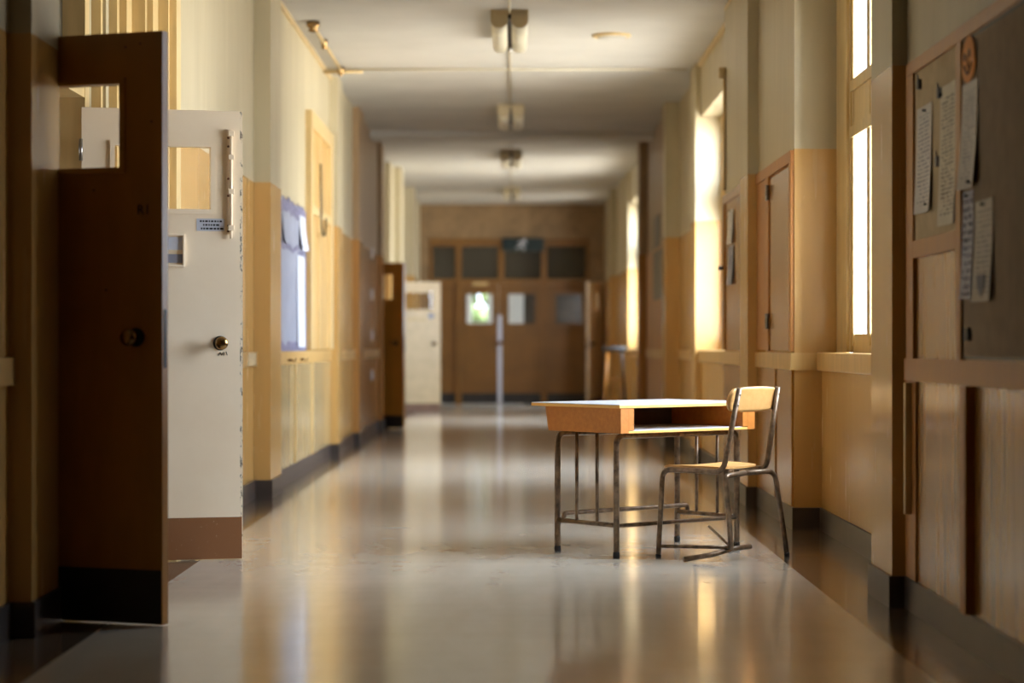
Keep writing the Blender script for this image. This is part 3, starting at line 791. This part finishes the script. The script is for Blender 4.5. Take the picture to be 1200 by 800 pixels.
tag(obj('conduit', bm, M_CONDUIT_PALE), 'thin conduit running along the ceiling between the lights', 'conduit')
bm = B(); tube(bm, [(-1.62, 18.5, CEIL - .016), (1.5, 18.5, CEIL - .016)], .008, 8)
tag(obj('conduit', bm, M_CONDUIT_PALE), 'thin conduit crossing the ceiling from wall to wall', 'conduit')
t = thing('sprinkler_pipe', 'ochre sprinkler pipe with two heads on the ceiling at left', 'pipe', (-1.49, 17.2, CEIL))
bm = B(); tube(bm, [(-1.49, 15.9, CEIL - .035), (-1.49, 18.44, CEIL - .035)], .014, 8); obj('pipe', bm, M_CONDUIT, t, True)
for y, r in ((15.85, .05), (16.75, .03), (18.40, .03)):
    bm = B(); lathe(bm, [(r, 0), (r, .03), (r * .6, .05), (r * .8, .07), (0, .08)], (-1.49, y, CEIL - .006), (0, 0, -1), 14); obj('head', bm, M_KNOB, t, True)
bm = B(); tube(bm, [(-1.64, 18.40, CEIL - .05), (-1.30, 18.40, CEIL - .05)], .014, 8); obj('cross_pipe', bm, M_CONDUIT, t, True)
t = thing('ceiling_disc', 'flat round disc on the ceiling to the right of the nearest light', 'ceiling disc', (.76, 16.55, CEIL))
bm = B(); lathe(bm, [(.15, 0), (.15, .012), (.13, .022), (.128, .018), (0, .02)], (0, 0, 0), (0, 0, -1), 32); obj('rim', bm, M_CASING, t)
bm = B(); lathe(bm, [(.12, .018), (.1, .03), (0, .034)], (0, 0, 0), (0, 0, -1), 32); obj('cover', bm, M_CEIL, t)
bm = B(); tube(bm, [(1.492, 15.1, 2.96), (1.492, 15.1, 2.10)], .012, 8); lathe(bm, [(.04, 0), (.04, .05)], (1.5, 15.1, 2.93), (-1, 0, 0), 14)
tag(obj('wall_conduit', bm, M_CONDUIT), 'ochre conduit with a round box beside the second right window', 'conduit')
# exit sign over far doors
t = thing('exit_sign', 'dark green exit sign with white running figure over the far doors', 'sign', (PX(613), END - .068, 2.72))
bm = B(); box(bm, -.35, .35, -.03, .03, -.11, .11, .004); obj('sign_box', bm, M_SIGN, t)
bm = B()
lathe(bm, [(.022, 0), (.022, .003)], (.02, -.03, .07), (0, -1, 0), 14)
for p in (((.01, .05), (-.03, -.005)), ((-.03, -.005), (.02, -.045)), ((.02, -.045), (-.0, -.09)), ((-.03, -.005), (-.075, -.05)), ((-.075, -.05), (-.11, -.05)), ((.01, .045), (.055, .02)), ((.0, .045), (-.06, .04)), ((-.06, .04), (-.08, .01))):
    tube(bm, [(p[0][0], -.031, p[0][1]), (p[1][0], -.031, p[1][1])], .011, 8)
bmesh.ops.scale(bm, vec=(1.15, 1, 1.1), verts=bm.verts[:])
obj('running_figure', bm, M_WHITE, t)
bm = B(); prism(bm, [(-.26, 0), (-.2, .05), (-.2, .02), (-.14, .02), (-.14, -.02), (-.2, -.02), (-.2, -.05)], .003, 'y', -.034); obj('arrow', bm, M_SIGN, t)

# tall stand near the far right
t = thing('tall_stool', 'tall wooden stool with black seat against the far right wall', 'stool', (1.33, 28.2, 0))
bm = B(); lathe(bm, [(.0, .93), (.15, .93), (.165, .95), (.165, .975), (.15, .99), (0, .992)], (0, 0, 0), (0, 0, 1), 24); obj('seat', bm, M_RUBBER, t)
for sx in (-1, 1):
    for sy in (-1, 1):
        bm = B(); tube(bm, [(sx * .155, sy * .155, 0), (sx * .09, sy * .09, .935)], .017, 8); obj('leg', bm, M_FRAMEWOOD if sx * sy > 0 else M_DARKMETAL, t)
for z, r in ((.28, .135), (.55, .117)):
    for p, q in (((-r, -r, z), (r, -r, z)), ((-r, r, z), (r, r, z)), ((-r, -r, z + .05), (-r, r, z + .05)), ((r, -r, z + .05), (r, r, z + .05))):
        bm = B(); tube(bm, [p, q], .011, 8); obj('rung', bm, M_FRAMEWOOD, t)

# ------------------------------------------------------------------ school desk
TH = math.radians(40)
desk = thing('school_desk', 'white topped wooden school desk with open shelf and steel tube legs', 'desk', (.5, 9.95, 0), TH)
LU, LV = .90, .54
bm = B(); box(bm, -.012, LU + .012, -.004, .63, .7075, .722, .002); obj('tabletop', bm, M_DESKEDGE, desk)
bm = B(); box(bm, -.011, LU + .011, -.003, .629, .722, .7255, .0012); obj('laminate', bm, M_LAMINATE, desk)
for s in (0, 1):
    m = (lambda u: u) if s == 0 else (lambda u: LU - u)
    bm = B()
    v = [(0, .59), (0, .707), (LV, .707), (LV - .025, .59)]
    prism(bm, v, .05 * (1 if s == 0 else -1), 'x', m(0)); obj('side_panel', bm, M_DESKSIDE, desk)
    bm = B(); box(bm, m(.0505), m(.084), .0, LV - .03, .604, .7065, .001); obj('inner_block', bm, M_DESKSIDE, desk)
bm = B(); box(bm, .0505, LU - .0505, LV - .04, LV - .022, .59, .707); obj('back_panel', bm, plain('dark_inner_board', lin(84, 56, 30), .6), desk)
bm = B(); box(bm, .0505, LU - .0505, .0, LV - .04, .589, .601, .001); sh = obj('shelf', bm, M_DESKEDGE, desk)
bm = B(); box(bm, .0845, LU - .0845, .002, LV - .041, .601, .6035); obj('shelf_lining', bm, M_LAMINATE, desk)
U0, U1, V0, V1, HT = .045, .855, .08, .50, .575
for v in (V0, V1):
    for s, u in ((1, U0), (-1, U1)):
        bm = B(); tube(bm, [(u, v, .03), (u, v, HT), (LU / 2, v, HT)], .0145, 12, .045); lg = obj('leg', bm, M_TUBE, desk)
        bm = B(); lathe(bm, [(.0155, 0), (.0168, .012), (.016, .022), (.0146, .03)], (u, v, 0), (0, 0, 1), 12); obj('rubber_foot', bm, M_RUBBER, lg)
for u in (U0, U1):
    bm = B(); tube(bm, [(u, V0, .155), (u, V1, .155)], .0115, 10); obj('end_rail', bm, M_TUBE, desk)
    for v in (.215, .36):
        bm = B(); tube(bm, [(u, v, .155), (u, v, .586)], .0085, 8); obj('upright_bar', bm, M_TUBE, desk)
bm = B(); tube(bm, [(U0, V0, .152), (U1, V0, .152)], .010, 10); obj('stretcher', bm, M_TUBE, desk)
bm = B(); tube(bm, [(U0, .455, .155), (U0 + .001, .455, .19), (U1 + .03, .455, .19), (U1 + .03, .455, .15), (U1, .455, .15)], .0115, 10, .03); obj('footrest_bar', bm, M_TUBE, desk)

# ------------------------------------------------------------------ school chair
ch = thing('school_chair', 'pale plywood school chair with dark tube frame drawn up to the desk', 'chair', (.98, 10.05, 0))
P, Q = Vector((.965, 9.83, 0)), Vector((1.196, 10.10, 0))
bdir = (Q - P).normalized(); fdir = Vector((-bdir.y, bdir.x, 0))
A0, D0 = Vector((.682, 10.06, 0)), Vector((1.06, 10.40, 0))
def at(v, z): return Vector((v.x, v.y, z))
HS = .418; R = .0128
topL, topR = Vector((1.033, 9.765, .806)), Vector((1.243, 10.045, .806))
A1 = A0 + Vector((.02, .0, 0)); D1 = D0 + Vector((-.032, -.03, 0))
bm = B(); tube(bm, [at(A0, .012), at(A1, HS), at(P, HS), topL], R, 12, .05); tl = obj('front_leg', bm, M_TUBE, ch, True)
bm = B(); tube(bm, [at(D0, .012), at(D1, HS), at(Q, HS), topR], R, 12, .05); tr = obj('front_leg', bm, M_TUBE, ch, True)
Bf = Vector((1.012, 9.925, .055)); Cf = Vector((1.297, 10.13, .012))
bm = B(); tube(bm, [Bf, Vector((.975, 9.838, HS - .02)), (P + Q) / 2 + Vector((0, 0, HS - .012))], R, 12, .03); obj('rear_leg', bm, M_TUBE, ch, True)
bm = B(); tube(bm, [Cf, Q + bdir * .05 + Vector((.012, 0, HS - .012)), (P + Q) / 2 + Vector((0, 0, HS - .012))], R, 12, .06); obj('rear_leg', bm, M_TUBE, ch, True)
for p, par in ((A0, tl), (D0, tr), (Cf, ch)):
    bm = B(); lathe(bm, [(.013, 0), (.0135, .012), (.0125, .02)], (p.x, p.y, 0), (0, 0, 1), 12); obj('foot_cap', bm, M_RUBBER, ch, True)
bm = B(); tube(bm, [(.785, 9.86, .013), (.92, 9.905, .03), (1.02, 9.945, .053), (1.112, 10.02, .058)], .0125, 10); obj('floor_runner', bm, M_TUBE, ch, True)
bm = B(); tube(bm, [at(A0 + (A1 - A0) * .1, .055), Vector((1.008, 9.925, .062))], .0085, 8); obj('low_stretcher', bm, M_TUBE, ch, True)
bm = B(); tube(bm, [Vector((1.005, 9.935, .07)), Vector((.972, 10.62, .10))], .007, 8); obj('low_brace', bm, M_TUBE, ch, True)
# seat: dished plywood, rounded outline
def loft_sheet(fn, nu, nv, th):
    bm = B()
    g = [[None] * (nv + 1) for _ in range(nu + 1)]; h = [[None] * (nv + 1) for _ in range(nu + 1)]
    for i in range(nu + 1):
        for j in range(nv + 1):
            p, n = fn(i / nu, j / nv)
            g[i][j] = bm.verts.new(p + n * th / 2); h[i][j] = bm.verts.new(p - n * th / 2)
    for i in range(nu):
        for j in range(nv):
            f = bm.faces.new((g[i][j], g[i + 1][j], g[i + 1][j + 1], g[i][j + 1])); f.smooth = True
            f = bm.faces.new((h[i][j], h[i][j + 1], h[i + 1][j + 1], h[i + 1][j])); f.smooth = True
    for i in range(nu):
        bm.faces.new((g[i][0], h[i][0], h[i + 1][0], g[i + 1][0])); bm.faces.new((g[i][nv], g[i + 1][nv], h[i + 1][nv], h[i][nv]))
    for j in range(nv):
        bm.faces.new((g[0][j], g[0][j + 1], h[0][j + 1], h[0][j])); bm.faces.new((g[nu][j], h[nu][j], h[nu][j + 1], g[nu][j + 1]))
    bmesh.ops.recalc_face_normals(bm, faces=bm.faces[:])
    return bm
def squircle(u, v, k=.16):
    a, b = 2 * u - 1, 2 * v - 1
    return a * (1 - k * b * b * abs(a) ** 2 * .5), b * (1 - k * a * a * abs(b) ** 2 * .5)
S0, S1, S3, S2 = P + fdir * .02 - bdir * .0, Q + fdir * .02 - bdir * .02, A1 + fdir * .03, D1 + fdir * .02
def seat(u, v):
    a, b = squircle(u, v, .22); a, b = (a + 1) / 2, (b + 1) / 2
    p = (S0 * (1 - a) + S1 * a) * (1 - b) + (S3 * (1 - a) + S2 * a) * b
    z = HS + .019 + .012 * (2 * a - 1) ** 2 * 0 - .010 * (1 - (2 * a - 1) ** 2) * (1 - (b - .45) ** 2 * 2) + (-.012 * max(0, b - .85) / .15)
    return at(p, z), Vector((0, 0, 1))
obj('seat', loft_sheet(seat, 14, 14, .009), M_PLY, ch, True)
up = (topL - at(P, HS)).normalized()
def back(u, v):
    a, b = squircle(u, v, .3)
    w = .185
    mid = (topL + topR) / 2
    c = mid + fdir * (.0165 + .006) - fdir * 0 + up * (-.056) 
    p = c + bdir * (a * (w + .012)) + up * (b * .061) + fdir * (-.014 * (1 - a * a) + .004)
    return p, (fdir + bdir * (.25 * a)).normalized()
obj('backrest', loft_sheet(back, 18, 8, .010), M_PLY, ch, True)
for top in (topL, topR):
    for d in (.03, .08):
        bm = B(); lathe(bm, [(.006, 0), (.005, .004), (0, .006)], top - up * d - fdir * .0105, -fdir, 10); obj('rivet', bm, M_STEEL, ch, True)

# ------------------------------------------------------------------ world, camera
W = bpy.data.worlds.new('overcast_sky'); S.world = W; W.use_nodes = True
nt = W.node_tree; bg = nt.nodes['Background']
tc = nt.nodes.new('ShaderNodeTexCoord'); sx = nt.nodes.new('ShaderNodeSeparateXYZ'); rp = nt.nodes.new('ShaderNodeValToRGB')
nt.links.new(tc.outputs['Generated'], sx.inputs[0])
mr = nt.nodes.new('ShaderNodeMapRange'); mr.inputs[1].default_value = -1; mr.inputs[2].default_value = 1
nt.links.new(sx.outputs[2], mr.inputs[0]); nt.links.new(mr.outputs[0], rp.inputs['Fac'])
cr = rp.color_ramp
cr.elements[0].position = .40; cr.elements[0].color = (1.35, 1.33, 1.25, 1)
cr.elements[1].position = .52; cr.elements[1].color = (.79, .91, 1.06, 1)
az = nt.nodes.new('ShaderNodeMapRange'); az.inputs[1].default_value = 0.0; az.inputs[2].default_value = 1.0
az.inputs[3].default_value = .55; az.inputs[4].default_value = 5.0; az.interpolation_type = 'SMOOTHSTEP'
dt = nt.nodes.new('ShaderNodeVectorMath'); dt.operation = 'DOT_PRODUCT'; dt.inputs[1].default_value = Vector((.66, -.66, .36)).normalized()
nt.links.new(tc.outputs['Generated'], dt.inputs[0]); nt.links.new(dt.outputs['Value'], az.inputs[0])
ml = nt.nodes.new('ShaderNodeVectorMath'); ml.operation = 'SCALE'
nt.links.new(rp.outputs[0], ml.inputs[0]); nt.links.new(az.outputs[0], ml.inputs['Scale'])
nt.links.new(ml.outputs[0], bg.inputs['Color'])
bg.inputs['Strength'].default_value = 6.9

cam = bpy.data.cameras.new('camera'); co = bpy.data.objects.new('camera', cam); COL.objects.link(co)
co.location = (0, 0, 1.0); co.rotation_euler = (PI / 2, 0, 0)
cam.sensor_width = 36; cam.lens = 75
cam.shift_x = -2 / 1200; cam.shift_y = 5 / 1200
cam.clip_end = 300
cam.dof.use_dof = True; cam.dof.focus_distance = 10.0; cam.dof.aperture_fstop = 1.7
S.camera = co
S.view_settings.view_transform = 'Standard'; S.view_settings.look = 'None'
S.view_settings.exposure = 0.0; S.view_settings.gamma = 1; S.view_settings.use_curve_mapping = False
S.cycles.max_bounces = 12; S.cycles.diffuse_bounces = 8; S.cycles.glossy_bounces = 5; S.cycles.transparent_max_bounces = 12
S.cycles.sample_clamp_indirect = 8.0
